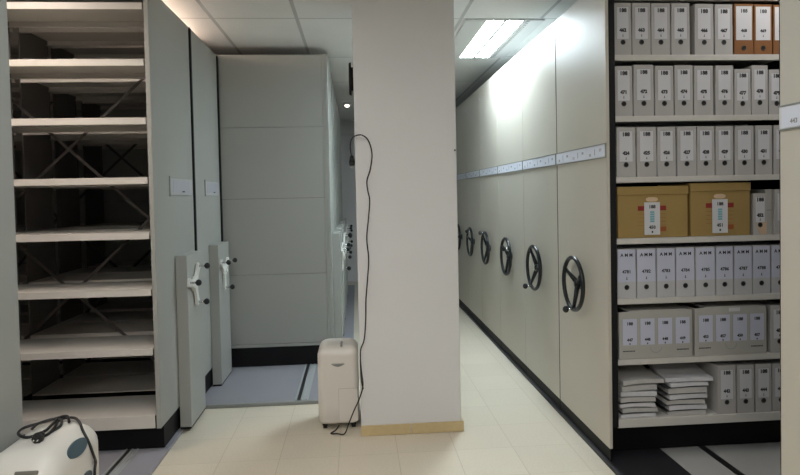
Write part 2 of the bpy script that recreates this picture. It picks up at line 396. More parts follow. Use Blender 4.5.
def right_unit(i, y0, y1, label, full, name='mobile_shelving'):
    d = y1 - y0; U = Unit(name, label, RX, 1, y0, y1, None)
    g = 0.014 if i == 0 else 0.004
    U.part('end_panel', (0, 0.017, 0.0015, d - g, 0.092, ZR, 'panel', 0.002))
    U.part('seam_strip', (0.002, 0.0168, d - g + 0.0002, d + 0.001, 0.095, ZR - 0.005, 'rubber' if i in (0, 3, 5) else 'white_plate'))
    # label strip
    st = U.part('label_strip', (-0.004, -0.0008, 0.012, d - 0.006, 1.648, 1.716, 'white_plate', 0.001), (-0.006, -0.0008, 0.002, d - 0.004, 1.7165, 1.721, 'dehum_grey'), (-0.0055, -0.0008, 0.002, d - 0.004, 1.6435, 1.6475, 'dehum_grey'), (-0.0055, -0.0008, 0.0015, 0.0115, 1.648, 1.716, 'dehum_grey'))
    n = 3; wd = (d - 0.03) / n
    for k in range(n):
        mb = MB(); a = 0.016 + k * wd
        U.bx(mb, -0.0052, -0.0041, a, a + wd - 0.004, 1.651, 1.713, 'card')
        r = random.Random(i * 7 + k)
        mb.text(str(r.randint(180, 470)), 0.020, -0.0053, a + wd * 0.22, 1.688, 'line', '-x', 0.0006)
        mb.text(str(r.randint(180, 470)), 0.020, -0.0053, a + wd * 0.78, 1.668, 'line', '-x', 0.0006)
        U.bx(mb, -0.0055, -0.0053, a + wd * 0.5, a + wd * 0.5 + 0.007, 1.664, 1.698, 'line')
        mb.build('card', st)
    hand_wheel(U, d * 0.475, 0.925, *wheel_ang[i % 8])
    mb = MB(); U.bx(mb, -0.002, -0.0005, d * 0.90, d * 0.96, 2.44, 2.468, 'white_plate'); mb.build('small_plate', U.root)
    L = 2.06
    U.part('plinth', (0.012, L, 0.13, d - 0.03, DZ + 0.003, 0.19, 'black'), (0.004, 0.0119, 0.004, d - 0.003, DZ + 0.003, 0.0915, 'black'))
    ym = d / 2
    if full:
        for a in (0.0175, 1.045, 2.03):
            U.part('upright', (a, a + (0.033 if a < 0.1 else 0.028), 0.003, ym - 0.004, 0.206, ZR - 0.01, 'rubber'))
            U.part('upright', (a, a + 0.028, ym + 0.004, d - 0.012, 0.206, ZR - 0.01, 'rubber'))
        U.part('back_panel', (0.051, L - 0.03, ym - 0.0035, ym + 0.0035, 0.21, ZR - 0.01, 'rubber'))
        for z in RZ + [2.50]:
            for a, b in ((0.0515, 1.0445), (1.0735, 2.0295)):
                if z == RZ[-1]:
                    mb = MB(); U.bx(mb, a, b, 0.010, ym - 0.005, z - 0.045, z, 'shelf', 0.002); mb.build('shelf', U.root)
                else: shelf_part(U, a, b, 0.010, ym - 0.005, z, lip=0.030)
                shelf_part(U, a, b, ym + 0.005, d - 0.012, z, lip=0.030)
    else:
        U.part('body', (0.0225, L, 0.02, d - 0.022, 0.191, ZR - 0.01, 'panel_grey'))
    return U
for i in range(8):
    right_unit(i, R_Y[i], R_Y[i + 1], right_labels[i], i == 0)
right_unit(5, 0.97, 1.752, 'near mobile shelving end panel with label strip at the right edge of the view', False)

# ---- left row ------------------------------------------------------
def cast_handle(U, yc, zc, ang, u):
    """three-armed white handle with black balls on an end box whose face is u in front of the panel"""
    s = -U.s; mb = MB()
    X = s * u
    mb.cyl((X + s * 0.001, yc, zc), (X + s * 0.026, yc, zc), 0.048, 'handle', 0.038, n=28)
    mb.cyl((X + s * 0.022, yc, zc), (X + s * 0.036, yc, zc), 0.022, 'handle', 0.016, n=20)
    h = mb.build('turn_handle', U.root)
    for k in range(3):
        a = math.radians(ang + 120 * k); c, sn = math.cos(a), math.sin(a)
        mb = MB(); n = 9; prev = []
        # flat cast arm: narrow at the waist, wider at the tip
        left, right = [], []
        for j in range(n):
            t = 0.015 + 0.135 * j / (n - 1); wd = 0.034 - 0.014 * math.sin(PI * j / (n - 1)) if j < n - 1 else 0.022
            left.append((yc + c * t - sn * wd, zc + sn * t + c * wd)); right.append((yc + c * t + sn * wd, zc + sn * t - c * wd))
        mb.prism(left + right[::-1], 'x', X + s * 0.006, X + s * 0.022, 'handle'); mb.build('arm', h)
        mb = MB(); by, bz = yc + c * 0.135, zc + sn * 0.135
        mb.cyl((X + s * 0.022, by, bz), (X + s * 0.058, by, bz), 0.007, 'chrome', n=12)
        mb.ball((X + s * 0.072, by, bz), 0.0205, 'gloss_black', sx=0.92); mb.build('ball_grip', h)

def end_box(U, ya, yb, ztop, yc, zc, ang, u=0.072, zb=0.035):
    U.part('gear_housing', (-u, -0.0005, ya, yb, zb, ztop, 'panel_grey', 0.004))
    U.part('housing_foot', (-u + 0.006, -0.001, ya + 0.006, yb - 0.006, DZ + 0.002 if zb > 0.03 else 0.002, zb - 0.0005, 'black'))
    cast_handle(U, yc, zc, ang, u)

def cross_brace(U, u0, u1, y, z0, z1):
    for a, b, dy in (((u0, z0), (u1, z1), 0.0), ((u0, z1), (u1, z0), 0.0045)):
        mb = MB(); L = math.hypot(b[0] - a[0], b[1] - a[1]); px, pz = -(b[1] - a[1]) / L * 0.009, (b[0] - a[0]) / L * 0.009
        q = [(a[0] + px, a[1] + pz), (b[0] + px, b[1] + pz), (b[0] - px, b[1] - pz), (a[0] - px, a[1] - pz)]
        mb.prism([(U.s * p[0], p[1]) for p in q], 'y', y + dy, y + dy + 0.003, 'brace')
        mb.build('cross_brace', U.root)

LX = -1.138; ZL = 2.668
LZ = [2.575, 2.262, 1.935, 1.600, 1.288, 0.966, 0.626, 0.262]
def left_open_unit(y0, y1, label, box, card):
    d = y1 - y0; U = Unit('mobile_shelving', label, LX, -1, y0, y1, None); ym = d / 2; L = 2.05
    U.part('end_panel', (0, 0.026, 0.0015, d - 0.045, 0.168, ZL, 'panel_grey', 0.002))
    U.part('rubber_seal', (-0.012, 0.024, d - 0.0445, d - 0.022, 0.168, ZL - 0.01, 'rubber'))
    U.part('seal_channel', (-0.002, 0.024, d - 0.0215, d - 0.006, 0.168, ZL + 0.006, 'panel_grey'))
    U.part('plinth', (0.012, L, 0.085, d - 0.03, DZ + 0.003, 0.1665, 'black'))
    # card holder
    c = U.part('card_holder', (-0.006, -0.0005, card[0], card[1], 1.497, 1.603, 'holder', 0.002), (-0.0062, -0.0005, card[0] - 0.012, card[0] - 0.002, 1.490, 1.615, 'dehum_grey'))
    mb = MB(); U.bx(mb, -0.0072, -0.0061, card[0] + 0.05, card[1] - 0.05, 1.515, 1.592, 'card_dim'); U.bx(mb, -0.0085, -0.0073, card[0] + 0.24, card[0] + 0.29, 1.516, 1.524, 'ink'); mb.build('card', c)
    for a in (0.0265, 0.955, 1.905):
        for ya, yb in ((0.012, ym - 0.055), (ym + 0.040, d - 0.03)):
            U.part('upright', (a, a + 0.006, ya + 0.02, yb, 0.168, ZL - 0.02, 'frame'), (a - 0.0 if a < 0.1 else a - 0.008, a + 0.028, yb - 0.003, yb, 0.168, ZL - 0.02, 'frame') )
    for z in LZ[:-1]:
        for a, b in ((0.0335, 0.9465), (0.9845, 1.8965)):
            for ya, yb in ((0.003, ym - 0.058), (ym + 0.043, d - 0.034)):
                shelf_part(U, a, b, ya, yb, z, lip=0.038)
    for a, b in ((0.0335, 0.9465), (0.9845, 1.8965)):
        mb = MB(); U.bx(mb, a, b, 0.003, 0.011, 0.170, 0.245, 'shelf', 0.002); U.bx(mb, a, b, 0.0115, ym - 0.058, 0.238, 0.2445, 'shelf'); U.bx(mb, a, b, ym + 0.043, d - 0.034, 0.238, 0.2445, 'shelf'); mb.build('base_shelf', U.root)
        for z0, z1 in ((0.45, 1.35), (1.35, 2.25)):
            cross_brace(U, (0.17 if a < 0.1 else 1.135), (1.13 if a < 0.1 else 1.90), ym - 0.004, z0, z1)
    U.part('top_panel', (0.0265, 1.93, 0.003, d - 0.03, ZL - 0.012, ZL - 0.004, 'panel_grey'))
    end_box(U, *box)
    return U
left_open_unit(3.42, 4.272, 'empty open cream shelving with cross braces and grey end panel',
               (0.35, 0.70, 1.118, 0.47, 0.925, 50), (0.29, 0.76))
left_open_unit(4.275, 5.085, 'mobile shelving with grey end panel between the empty shelves and the blank-backed unit',
               (0.335, 0.70, 1.115, 0.47, 0.905, 28), (0.28, 0.70))

# near left unit, only the far strip of its end panel shows
U = Unit('mobile_shelving', 'near mobile shelving whose grey end panel fills the left edge of the view', LX, -1, 1.2, 2.062, None)
U.part('end_panel', (0, 0.028, 0.0015, 0.8605, 0.168, ZL, 'panel_grey', 0.002))
U.part('plinth', (0.012, 2.05, 0.085, 0.83, DZ + 0.003, 0.1665, 'black'))
U.part('body', (0.0285, 2.05, 0.01, 0.85, 0.168, ZL - 0.01, 'panel_grey'))

# the wider blank-backed units beyond
BX = -0.222; BY0 = 5.10
back_labels = ['mobile shelving with a broad blank grey back of stacked metal panels facing the camera',
  'mobile shelving just behind the blank-backed unit, only its end panel edge showing',
  'mobile shelving, third from the front in the back left row',
  'mobile shelving, fourth from the front in the back left row',
  'mobile shelving, fifth from the front in the back left row']
for i in range(5):
    y0 = BY0 + 0.8 * i; d = 0.797
    U = Unit('mobile_shelving', back_labels[i], BX, -1, y0, y0 + d, None); zt = 2.685
    L = 2.7
    U.part('end_panel', (0, 0.024, 0.0, d - 0.035, 0.185, zt, 'panel_grey', 0.002))
    U.part('rubber_seal', (0.004, 0.022, d - 0.0345, d - 0.018, 0.185, zt - 0.01, 'rubber'))
    U.part('seal_channel', (-0.004, 0.022, d - 0.0175, d - 0.003, 0.185, zt, 'panel_grey'))
    U.part('plinth', (0.01, L, 0.012, d - 0.03, DZ + 0.003, 0.184, 'black'))
    if i == 0:
        zs = [0.186, 0.215, 0.812, 1.462, 2.068, zt - 0.002]
        for a, b in zip(zs[:-1], zs[1:]):
            U.part('back_sheet', (0.050, L, 0.004, 0.016, a + 0.0015, b - 0.0015, 'panel_grey', 0.0015))
        U.part('corner_post', (0.0245, 0.049, 0.002, 0.02, 0.186, zt - 0.002, 'panel_grey', 0.002))
        U.part('body', (0.0245, L, 0.0205, d - 0.04, 0.186, zt - 0.01, 'frame'))
    else:
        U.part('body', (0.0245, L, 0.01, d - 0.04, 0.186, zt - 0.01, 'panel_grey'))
    end_box(U, 0.21, 0.56, 1.14, 0.39, 0.93, [35, 60, 20, 50, 10][i], 0.068)

# ------------------------------------------------------------------ archive boxes on the right shelves
FY = RX * 0 + 3.036     # front plane of the boxes
def mark(mb, x, z, h, m='ink'):
    mb.box(x - h * 0.3, x + h * 0.3, -0.0016, -0.0012, z - h * 0.5, z - h * 0.3, m); mb.box(x - h * 0.12, x + h * 0.12, -0.0016, -0.0012, z - h * 0.3, z + h * 0.5, m)
def binder(x0, x1, z, h, label, group, top, num, style='a', dep=0.345, dy=0.0, tilt=0.0, lay=0):
    wd = x1 - x0 - 0.003
    t = thing('archive_box', label, 'archive box', ((x0 + x1) / 2, FY + dy, z + 0.0008), group)
    t.rotation_euler = (0, tilt, 0)
    body = {'a': 'binder', 'm': 'binder_b', 'b': 'brown'}[style]
    mb = MB(); st = 0.0014; hh = h * 0.58
    w2 = wd / 2
    pts = [(-w2, 0), (w2, 0), (w2, hh), (w2 - st, hh + 0.004), (w2 - st, h), (-w2 + st, h), (-w2 + st, hh + 0.012), (-w2, hh + 0.008)]
    mb.prism(pts, 'y', 0.0, dep, body)
    # top flap fold and side flaps
    mb.box(-w2 + 0.003, w2 - 0.003, 0.004, dep - 0.004, h, h + 0.0016, body)
    mb.build('box_body', t)
    mb = MB()
    if style == 'm':
        lw = w2 - 0.0018; z0, z1 = h * 0.335, h - 0.004
        mb.box(-lw, lw, -0.0010, -0.0002, z0, z1, 'paper_blue')
        mb.text('A M M', 0.024, 0, -0.0011, h * 0.88, 'ink', bold=0.0008)
        mb.text(num, 0.024, 0, -0.0011, h * 0.54, 'ink', bold=0.0008); mark(mb, 0, h * 0.41, 0.014)
    elif style == 'b':
        lw = wd * 0.41; z0, z1 = h * 0.285, h * 0.955
        mb.box(-lw, lw, -0.0010, -0.0002, z0, z1, 'paper')
        mb.text(top, 0.027, 0, -0.0011, h * 0.86, 'ink', bold=0.0009); mb.text(num, 0.022, 0, -0.0011, h * 0.47, 'ink', bold=0.0012); mark(mb, 0, h * 0.37, 0.011)
    else:
        lw = wd * 0.36; z0, z1 = h * 0.30, h * 0.925
        mb.box(-lw, lw, -0.0010, -0.0002, z0, z1, 'paper')
        for a, b, c, e in ((-lw, lw, z0, z0 + 0.0012), (-lw, lw, z1 - 0.0012, z1), (-lw, -lw + 0.0012, z0, z1), (lw - 0.0012, lw, z0, z1)): mb.box(a, b, -0.0012, -0.00101, c, e, 'line')
        mb.text(top, 0.028, 0, -0.0011, h * 0.855, 'ink', bold=0.0014); mb.text(num, 0.024, 0, -0.0011, h * 0.475, 'ink', bold=0.0016); mark(mb, 0, h * 0.375, 0.012)
    mb.build('spine_label', t)
    hz = {'a': 0.245, 'm': 0.225, 'b': 0.13}[style] * h
    mb = MB(); mb.torus((0, -0.0012, hz), 0.0115, 0.0022, 'y', 'ring', 24, 8, 0.5); mb.cyl((0, -0.0008, hz), (0, -0.0002, hz), 0.0115, 'hole', n=24); mb.build('finger_hole', t)
    return t
ordn = ['first', 'second', 'third', 'fourth', 'fifth', 'sixth', 'seventh', 'eighth', 'ninth', 'tenth']
def row(zs, edges, h, nums, top, shelfname, group, styles=None, hs=None, extra=None):
    for i, (a, b) in enumerate(edges):
        st = styles[i] if styles else 'a'; kind = {'a': 'pale grey archive box', 'm': 'white archive box lettered %s' % nums[i], 'b': 'brown archive box with white label'}[st]
        lb = (extra or {}).get(i) or '%s, %s from left on the %s shelf' % (kind, ordn[i], shelfname)
        binder(a, b, zs, (hs or {}).get(i, h), lb, group, top, nums[i], st, dy=random.uniform(0, 0.004))
row(RZ[0], [(1.3725, 1.468), (1.470, 1.573), (1.575, 1.682), (1.684, 1.788), (1.814, 1.921), (1.926, 2.027), (2.033, 2.143), (2.146, 2.249), (2.252, 2.350)], 0.272,
    ['462', '463', '464', '465', '466', '467', '468', '469', '470'], '188', 'top', 'archive boxes on the top right shelf', 'aaaaaabbb',
    hs={4: 0.268, 5: 0.266, 6: 0.268, 7: 0.266, 8: 0.264})
row(RZ[1], [(1.3725, 1.471), (1.474, 1.587), (1.591, 1.696), (1.700, 1.804), (1.809, 1.918), (1.926, 2.029), (2.032, 2.127), (2.130, 2.225), (2.228, 2.320)], 0.262,
    ['471', '472', '473', '474', '475', '476', '477', '478', '479'], '188', 'second', 'archive boxes on the second right shelf',
    hs={1: 0.268, 2: 0.262, 3: 0.265, 6: 0.243, 8: 0.240, 7: 0.262})
row(RZ[2], [(1.377, 1.485), (1.489, 1.599), (1.603, 1.707), (1.711, 1.820), (1.823, 1.923), (1.926, 2.027), (2.033, 2.142), (2.148, 2.246), (2.252, 2.350)], 0.262,
    ['424', '425', '426', '427', '428', '429', '430', '431', '432'], '188', 'third', 'archive boxes on the third right shelf')
row(RZ[3], [(2.137, 2.217), (2.258, 2.352)], 0.222, ['452', '453'], '188', 'fourth', 'archive boxes on the fourth right shelf', hs={1: 0.242},
    extra={0: 'narrow grey archive box with a beige torn patch beside the cartons', 1: 'pale grey archive box at the far right of the carton shelf'})
row(RZ[4], [(1.376, 1.480), (1.483, 1.590), (1.593, 1.697), (1.700, 1.806), (1.810, 1.920), (1.923, 2.022), (2.026, 2.129), (2.132, 2.234), (2.238, 2.340)], 0.262,
    ['4781', '4782', '4783', '4784', '4785', '4786', '4787', '4788', '4789'], 'A M M', 'fifth', 'white boxes lettered A M M on the fifth right shelf', 'mmmmmmmmm')
row(RZ[5], [(2.232, 2.335)], 0.258, ['451'], '188', 'sixth', 'archive boxes on the sixth right shelf', extra={0: 'grey-white archive box right of the two wide grey boxes with four labels each'})
row(RZ[6], [(1.930, 2.035), (2.039, 2.140), (2.145, 2.238), (2.242, 2.342)], 0.262, ['442', '443', '444', '445'], '188', 'lowest', 'archive boxes on the lowest right shelf')
# plain box standing back between the two grey boxes of the carton shelf
t = thing('archive_box', 'plain grey archive box set back between two labelled boxes beside the cartons', 'archive box', (2.2375, FY + 0.02, RZ[3] + 0.001), 'archive boxes on the fourth right shelf')
mb = MB(); mb.box(-0.0185, 0.0185, 0, 0.33, 0, 0.245, 'greybox', 0.001); mb.build('box_body', t)
mb = MB(); mb.box(-0.018, 0.018, -0.0012, -0.0002, 0.13, 0.134, 'line'); mb.build('flap_edge', t)
# beige torn patch on the narrow box
for o in bpy.data.objects:
    if o.name.startswith('archive_box') and str(o.get('label', '')).startswith('narrow grey'):
        mb = MB(); mb.prism([(-0.022, 0.082), (-0.012, 0.03), (0.0, 0.004), (0.036, 0.002), (0.037, 0.072), (0.012, 0.076)], 'y', -0.0007, -0.0002, 'peach'); p = mb.build('torn_patch', o); p['label'] = 'beige torn patch'

# two ochre cartons with lids
def carton(x0, x1, z, h, num, label, tilt=0.0):
    wd = x1 - x0; w2 = wd / 2 - 0.004
    t = thing('cardboard_carton', label, 'cardboard box', ((x0 + x1) / 2, FY + 0.004, z + 0.001), 'lidded cartons on the fourth right shelf')
    mb = MB(); mb.box(-w2 + 0.003, w2 - 0.003, 0.004, 0.345, 0, h - 0.012, 'carton', 0.003)
    cx = -0.005
    # printed panel: red block, rules, orange block
    mb.box(cx - 0.078, cx + 0.078, 0.0032, 0.0038, h * 0.53, h * 0.62, 'red')
    for k in range(4): mb.box(cx - 0.078, cx + 0.078, 0.0033, 0.0038, h * (0.46 - 0.075 * k), h * (0.466 - 0.075 * k), 'orange')
    mb.box(cx + 0.02, cx + 0.078, 0.0032, 0.0038, h * 0.12, h * 0.21, 'orange'); mb.build('box_body', t)
    mb = MB(); mb.box(-w2, w2, 0.0, 0.349, h - 0.045, h, 'carton', 0.003); mb.build('lid', t)
    mb = MB(); n = 20; pts = [(cx + 0.033 * math.copysign(abs(math.cos(2 * PI * k / n)) ** 0.6, math.cos(2 * PI * k / n)), h * 0.745 + 0.012 * math.sin(2 * PI * k / n)) for k in range(n)]
    mb.prism(pts, 'y', 0.0025, 0.0039, 'peach'); p = mb.build('hand_hole', t); p['label'] = 'pale oval hand hole'
    mb = MB(); x = cx; mb.box(x - 0.043, x + 0.043, 0.0010, 0.0030, h * 0.055, h * 0.69, 'paper')
    mb.text('188', 0.025, x, 0.0009, h * 0.60, 'ink', bold=0.001); mb.text(num, 0.024, x, 0.0009, h * 0.20, 'ink', bold=0.001)
    for k in range(5): mb.box(x - 0.012, x + 0.012, 0.0004, 0.0009, h * (0.30 + 0.045 * k), h * (0.335 + 0.045 * k), 'cyan')
    mb.box(x - 0.004, x + 0.004, 0.0004, 0.0009, h * 0.09, h * 0.13, 'ink'); mb.build('paper_label', t)
carton(1.377, 1.780, RZ[3], 0.274, '450', 'ochre lidded cardboard carton with white label, left one of the two')
carton(1.783, 2.131, RZ[3], 0.286, '451', 'taller ochre lidded cardboard carton with white label, right one of the two')

# two wide grey boxes with four labels each
def widebox(x0, x1, z, h, nums, label, tab):
    wd = x1 - x0; w2 = wd / 2 - 0.003
    t = thing('file_box', label, 'storage box', ((x0 + x1) / 2, FY + 0.003, z + 0.001), 'wide grey boxes on the sixth right shelf')
    mb = MB(); mb.box(-w2, w2, 0.0, 0.345, 0, h, 'greybox', 0.003)
    n = 10; R = 0.032
    for k in range(n):       # thumb-cut arc
        a0 = PI + PI * k / n; a1 = PI + PI * (k + 1) / n; c = Vector((0.0, 0, h * 0.24))
        p0 = c + Vector((R * math.cos(a0), -0.0004, R * math.sin(a0))); p1 = c + Vector((R * math.cos(a1), -0.0004, R * math.sin(a1)))
        mb.cyl(p0, p1, 0.0009, 'line', n=6)
    for sx in (-1, 1):
        x = sx * (w2 - 0.055)
        for k in range(9): mb.box(x - 0.034 + k * 0.0076, x - 0.034 + k * 0.0076 + 0.0055, -0.0006, -0.0001, h * 0.15, h * 0.15 + 0.006, 'ink')
    mb.build('box_body', t)
    mb = MB(); mb.prism([(-w2, h), (-w2 + 0.05, h), (-w2 + 0.06, h + 0.006), (w2 * 0.7, h + 0.006), (w2 - 0.01, h + 0.002), (w2, h)], 'y', 0.002, 0.343, 'greybox'); mb.build('lid_flap', t)
    if tab:
        mb = MB(); mb.box(-0.012, 0.05, -0.0020, -0.0002, h - 0.022, h - 0.002, 'paper', 0.0005); p = mb.build('paper_tab', t); p['label'] = 'white paper tab'
    for k in range(4):
        x = -w2 + wd * (0.145 + 0.235 * k); mb = MB()
        zz = h * 0.29
        mb.box(x - 0.040, x + 0.040, -0.0010, -0.0002, zz, h * 0.85, 'paper_blue')
        for a in (-0.041, 0.040): mb.box(x + a, x + a + 0.001, -0.0012, -0.0002, zz, h * 0.85, 'line')
        mb.text('188', 0.023, x, -0.0011, h * 0.745, 'ink', bold=0.001); mb.text(nums[k], 0.021, x, -0.0011, h * 0.40, 'ink', bold=0.001); mb.box(x - 0.003, x + 0.003, -0.0013, -0.0011, h * 0.30, h * 0.335, 'ink')
        mb.build('spine_label', t)
widebox(1.379, 1.795, RZ[5], 0.252, ['447', '448', '448', '449'], 'wide grey cardboard box with four paper labels above the paper stacks', False)
widebox(1.803, 2.215, RZ[5], 0.258, ['453', '457', '450', '457'], 'wide grey cardboard box with four labels and a white paper tab on its top edge', True)

# paper bundles
def bundle(x0, x1, y0, y1, z, th, label, group, m='sheets', bend=0.0, rz=0.0, lift=0.0, tiltx=0.0, wav=0.003, seed=0, cover=0.0):
    """ream of sheets: a grid slab that sags at its edges; lift raises the back"""
    r = random.Random(seed); mb = MB(); nx, ny = 12, 8; T = []; Bt = []
    ph = r.random() * 6
    for j in range(ny + 1):
        tr, br = [], []
        for i in range(nx + 1):
            u, v = i / nx, j / ny
            x = (u - 0.5) * (x1 - x0); y = (v - 0.5) * (y1 - y0)
            hump = bend * (1 - (2 * u - 1) ** 2) + wav * (0.5 + 0.5 * math.sin(u * 5 + ph)) * 0.6 + lift * v * v + tiltx * u
            tr.append(mb.bm.verts.new((x, y, hump + th))); br.append(mb.bm.verts.new((x + 0.002, y, hump)))
        T.append(tr); Bt.append(br)
    def face(a): f = mb.bm.faces.new(a); f.smooth = False; f.material_index = mb.mi(m)
    for j in range(ny):
        for i in range(nx):
            face((T[j][i], T[j][i + 1], T[j + 1][i + 1], T[j + 1][i])); face((Bt[j][i], Bt[j + 1][i], Bt[j + 1][i + 1], Bt[j][i + 1]))
    for i in range(nx): face((T[0][i], Bt[0][i], Bt[0][i + 1], T[0][i + 1])); face((T[ny][i], T[ny][i + 1], Bt[ny][i + 1], Bt[ny][i]))
    for j in range(ny): face((T[j][0], T[j + 1][0], Bt[j + 1][0], Bt[j][0])); face((T[j][nx], Bt[j][nx], Bt[j + 1][nx], T[j + 1][nx]))
    # thin dark covers between reams show as lines
    o = mb.build('paper_bundle', None, ((x0 + x1) / 2, (y0 + y1) / 2, z), (0, 0, rz))
    if cover:
        c = MB(); w, d = (x1 - x0), (y1 - y0)
        c.prism([(-w / 2 - cover, -0.014 + th * 0.4), (-w / 2 + 0.02, -0.0016), (w / 2 - 0.004, -0.0016), (w / 2 - 0.004, -0.0004), (-w / 2 + 0.02, -0.0004), (-w / 2 - cover, -0.012 + th * 0.4)], 'y', -d / 2 - 0.001, d / 2, 'cover')
        cc = c.build('folder_cover', o); cc['label'] = 'dark folder cover'
    return tag(o, label, 'paper stack', group)
z = RZ[6] + 0.0015
GL, GR = 'paper bundles in the left stack on the lowest shelf', 'paper bundles in the right stack on the lowest shelf'
L = [(0.018, 0, 0.000, 0.0), (0.021, 0.006, 0.002, 0.03), (0.019, 0.0, 0.003, -0.03), (0.024, -0.004, 0.004, 0.02), (0.024, 0.010, 0.003, -0.05), (0.026, 0.002, 0.002, 0.03)]
pos = ['bottom of its', 'second up in the', 'third up in the', 'fourth up in the', 'fifth up in the', 'sixth up in the', 'seventh up in the']
for k, (th, dx, bd, rz) in enumerate(L):
    bundle(1.392 + dx, 1.588 + dx, 3.048, 3.335, z, th, 'bundle of white papers, %s left-hand paper stack' % (pos[k] if k else 'bottom of the'), GL, 'sheets' if k % 2 == 0 else 'sheets_b', bd, rz, wav=0.004, seed=k, cover=0.008 if k in (1, 3) else 0)
    z += th + 0.0075
bundle(1.395, 1.63, 3.05, 3.34, z, 0.022, 'loose thick grey bundle lying on top of the left-hand paper stack', GL, 'sheets_b', 0.004, 0.07, lift=0.030, wav=0.003, seed=20)
z = RZ[6] + 0.0015
Rr = [(0.021, 0.0, 0.001, 0.0), (0.024, 0.004, 0.002, 0.02), (0.022, -0.003, 0.002, -0.02), (0.024, 0.006, 0.003, 0.03), (0.030, 0.010, 0.002, -0.03), (0.020, 0.014, 0.003, 0.02)]
for k, (th, dx, bd, rz) in enumerate(Rr):
    bundle(1.655 + dx, 1.868 + dx, 3.048, 3.335, z, th, 'bundle of white papers, %s right-hand paper stack' % (pos[k] if k else 'bottom of the'), GR, 'sheets' if k % 2 else 'sheets_b', bd, rz, wav=0.003, seed=30 + k, cover=(0.012 + 0.006 * (k % 3)) if k else 0)
    z += th + 0.0065
bundle(1.655, 1.915, 3.05, 3.34, z, 0.020, 'wide bundle of papers curling up on top of the right-hand stack', GR, 'sheets', 0.003, -0.05, lift=0.055, wav=0.003, seed=50)

# ------------------------------------------------------------------ dehumidifiers
def rounded_body(mb, w2, d, h, m, rt=0.06, rs=0.05, z0=0.03, top_slope=0.0):
    """body with rounded vertical corners and a domed top, from a ring stack"""
    def ring(wx, y0, y1, z, rr, n=6):
        pts = []
        for cx, cy, a0 in ((wx - rr, y1 - rr, 0), (-wx + rr, y1 - rr, 90), (-wx + rr, y0 + rr, 180), (wx - rr, y0 + rr, 270)):
            for k in range(n + 1):
                a = math.radians(a0 + 90 * k / n); pts.append((cx + rr * math.cos(a), cy + rr * math.sin(a), z))
        return pts
    rings = []
    prof = [(0.006, z0), (0.0, z0 + 0.012)] + [(0.0, z0 + (h - rt - z0) * t) for t in (0.3, 0.7, 1.0)]
    for k in range(1, 8):
        a = PI / 2 * k / 7; prof.append((rt * (1 - math.cos(a)) if k < 7 else rt * 0.96, h - rt + rt * math.sin(a)))
    for ins, z in prof: rings.append([mb.bm.verts.new(p) for p in ring(w2 - ins, ins, d - ins, z, max(rs - ins * 0.4, 0.012))])
    fs = []
    for a, b in zip(rings[:-1], rings[1:]):
        n = len(a)
        for i in range(n): f = mb.bm.faces.new((a[i], a[(i + 1) % n], b[(i + 1) % n], b[i])); f.smooth = True; fs.append(f)
    f = mb.bm.faces.new(rings[-1]); f.smooth = True; fs.append(f); fs.append(mb.bm.faces.new(list(reversed(rings[0]))))
    mb._tag(fs, m)

D = thing('dehumidifier', 'off-white dehumidifier on the floor tiles beside the pillar', 'dehumidifier', (-0.139, 3.69, 0))
mb = MB(); rounded_body(mb, 0.128, 0.29, 0.525, 'dehum', 0.06, 0.045, 0.042)
mb.box(0.0, 0.118, -0.0008, 0.001, 0.055, 0.262, 'dehum'); mb.box(0.0, 0.0012, -0.0012, 0.001, 0.06, 0.262, 'dehum_grey'); mb.box(0.0, 0.118, -0.0012, 0.001, 0.262, 0.2632, 'dehum_grey')
mb.build('body', D)
mb = MB(); mb.box(-0.128, -0.110, 0.02, 0.27, 0.08, 0.40, 'dehum', 0.006)
for k in range(12): mb.box(-0.1295, -0.1275, 0.04, 0.25, 0.10 + k * 0.022, 0.108 + k * 0.022, 'dehum_grey')
mb.build('air_grille', D)
mb = MB(); pts = [(-0.042 + 0.084 * k / 12, 0.420 + 0.004 * math.cos(PI * (k / 12 - .5))) for k in range(13)] + [(0.042 - 0.084 * k / 12, 0.418 - 0.016 * math.sin(PI * k / 12)) for k in range(13)]
mb.prism(pts, 'y', -0.003, 0.002, 'dehum_grey'); mb.box(-0.040, 0.040, -0.008, -0.0005, 0.420, 0.427, 'dehum', 0.002); p = mb.build('pull_grip', D); p['label'] = 'dark recessed pull grip'
mb = MB(); mb.box(0.016, 0.030, 0.015, 0.14, 0.5235, 0.529, 'dehum_grey', 0.002); p = mb.build('control_strip', D); p['label'] = 'dark control strip on the top'
for sx, sy in ((-0.09, 0.045), (0.09, 0.045), (-0.09, 0.25), (0.09, 0.25)):
    mb = MB(); mb.cyl((sx - 0.012, sy, 0.0185), (sx + 0.012, sy, 0.0185), 0.0175, 'rubber', n=20); mb.box(sx - 0.016, sx + 0.016, sy - 0.012, sy + 0.012, 0.020, 0.0415, 'rubber'); mb.build('caster', D)
ox, oy = -0.139, 3.69
cp = [(-0.022, 3.62, 1.70), (-0.030, 3.585, 1.76), (-0.022, 3.555, 1.805), (0.002, 3.545, 1.828), (0.042, 3.55, 1.832), (0.080, 3.555, 1.80), (0.100, 3.558, 1.72), (0.088, 3.56, 1.63), (0.066, 3.562, 1.56),
      (0.070, 3.562, 1.50), (0.080, 3.562, 1.44), (0.070, 3.562, 1.33), (0.057, 3.562, 1.21), (0.066, 3.562, 1.09), (0.056, 3.562, 0.96), (0.044, 3.56, 0.84), (0.040, 3.558, 0.72), (0.028, 3.556, 0.60), (0.004, 3.555, 0.53),
      (0.006, 3.552, 0.42), (0.014, 3.55, 0.32), (-0.01, 3.55, 0.24), (-0.045, 3.555, 0.165), (-0.075, 3.57, 0.09), (-0.105, 3.60, 0.012), (-0.15, 3.62, 0.007), (-0.19, 3.625, 0.008), (-0.16, 3.645, 0.020), (-0.14, 3.68, 0.035)]
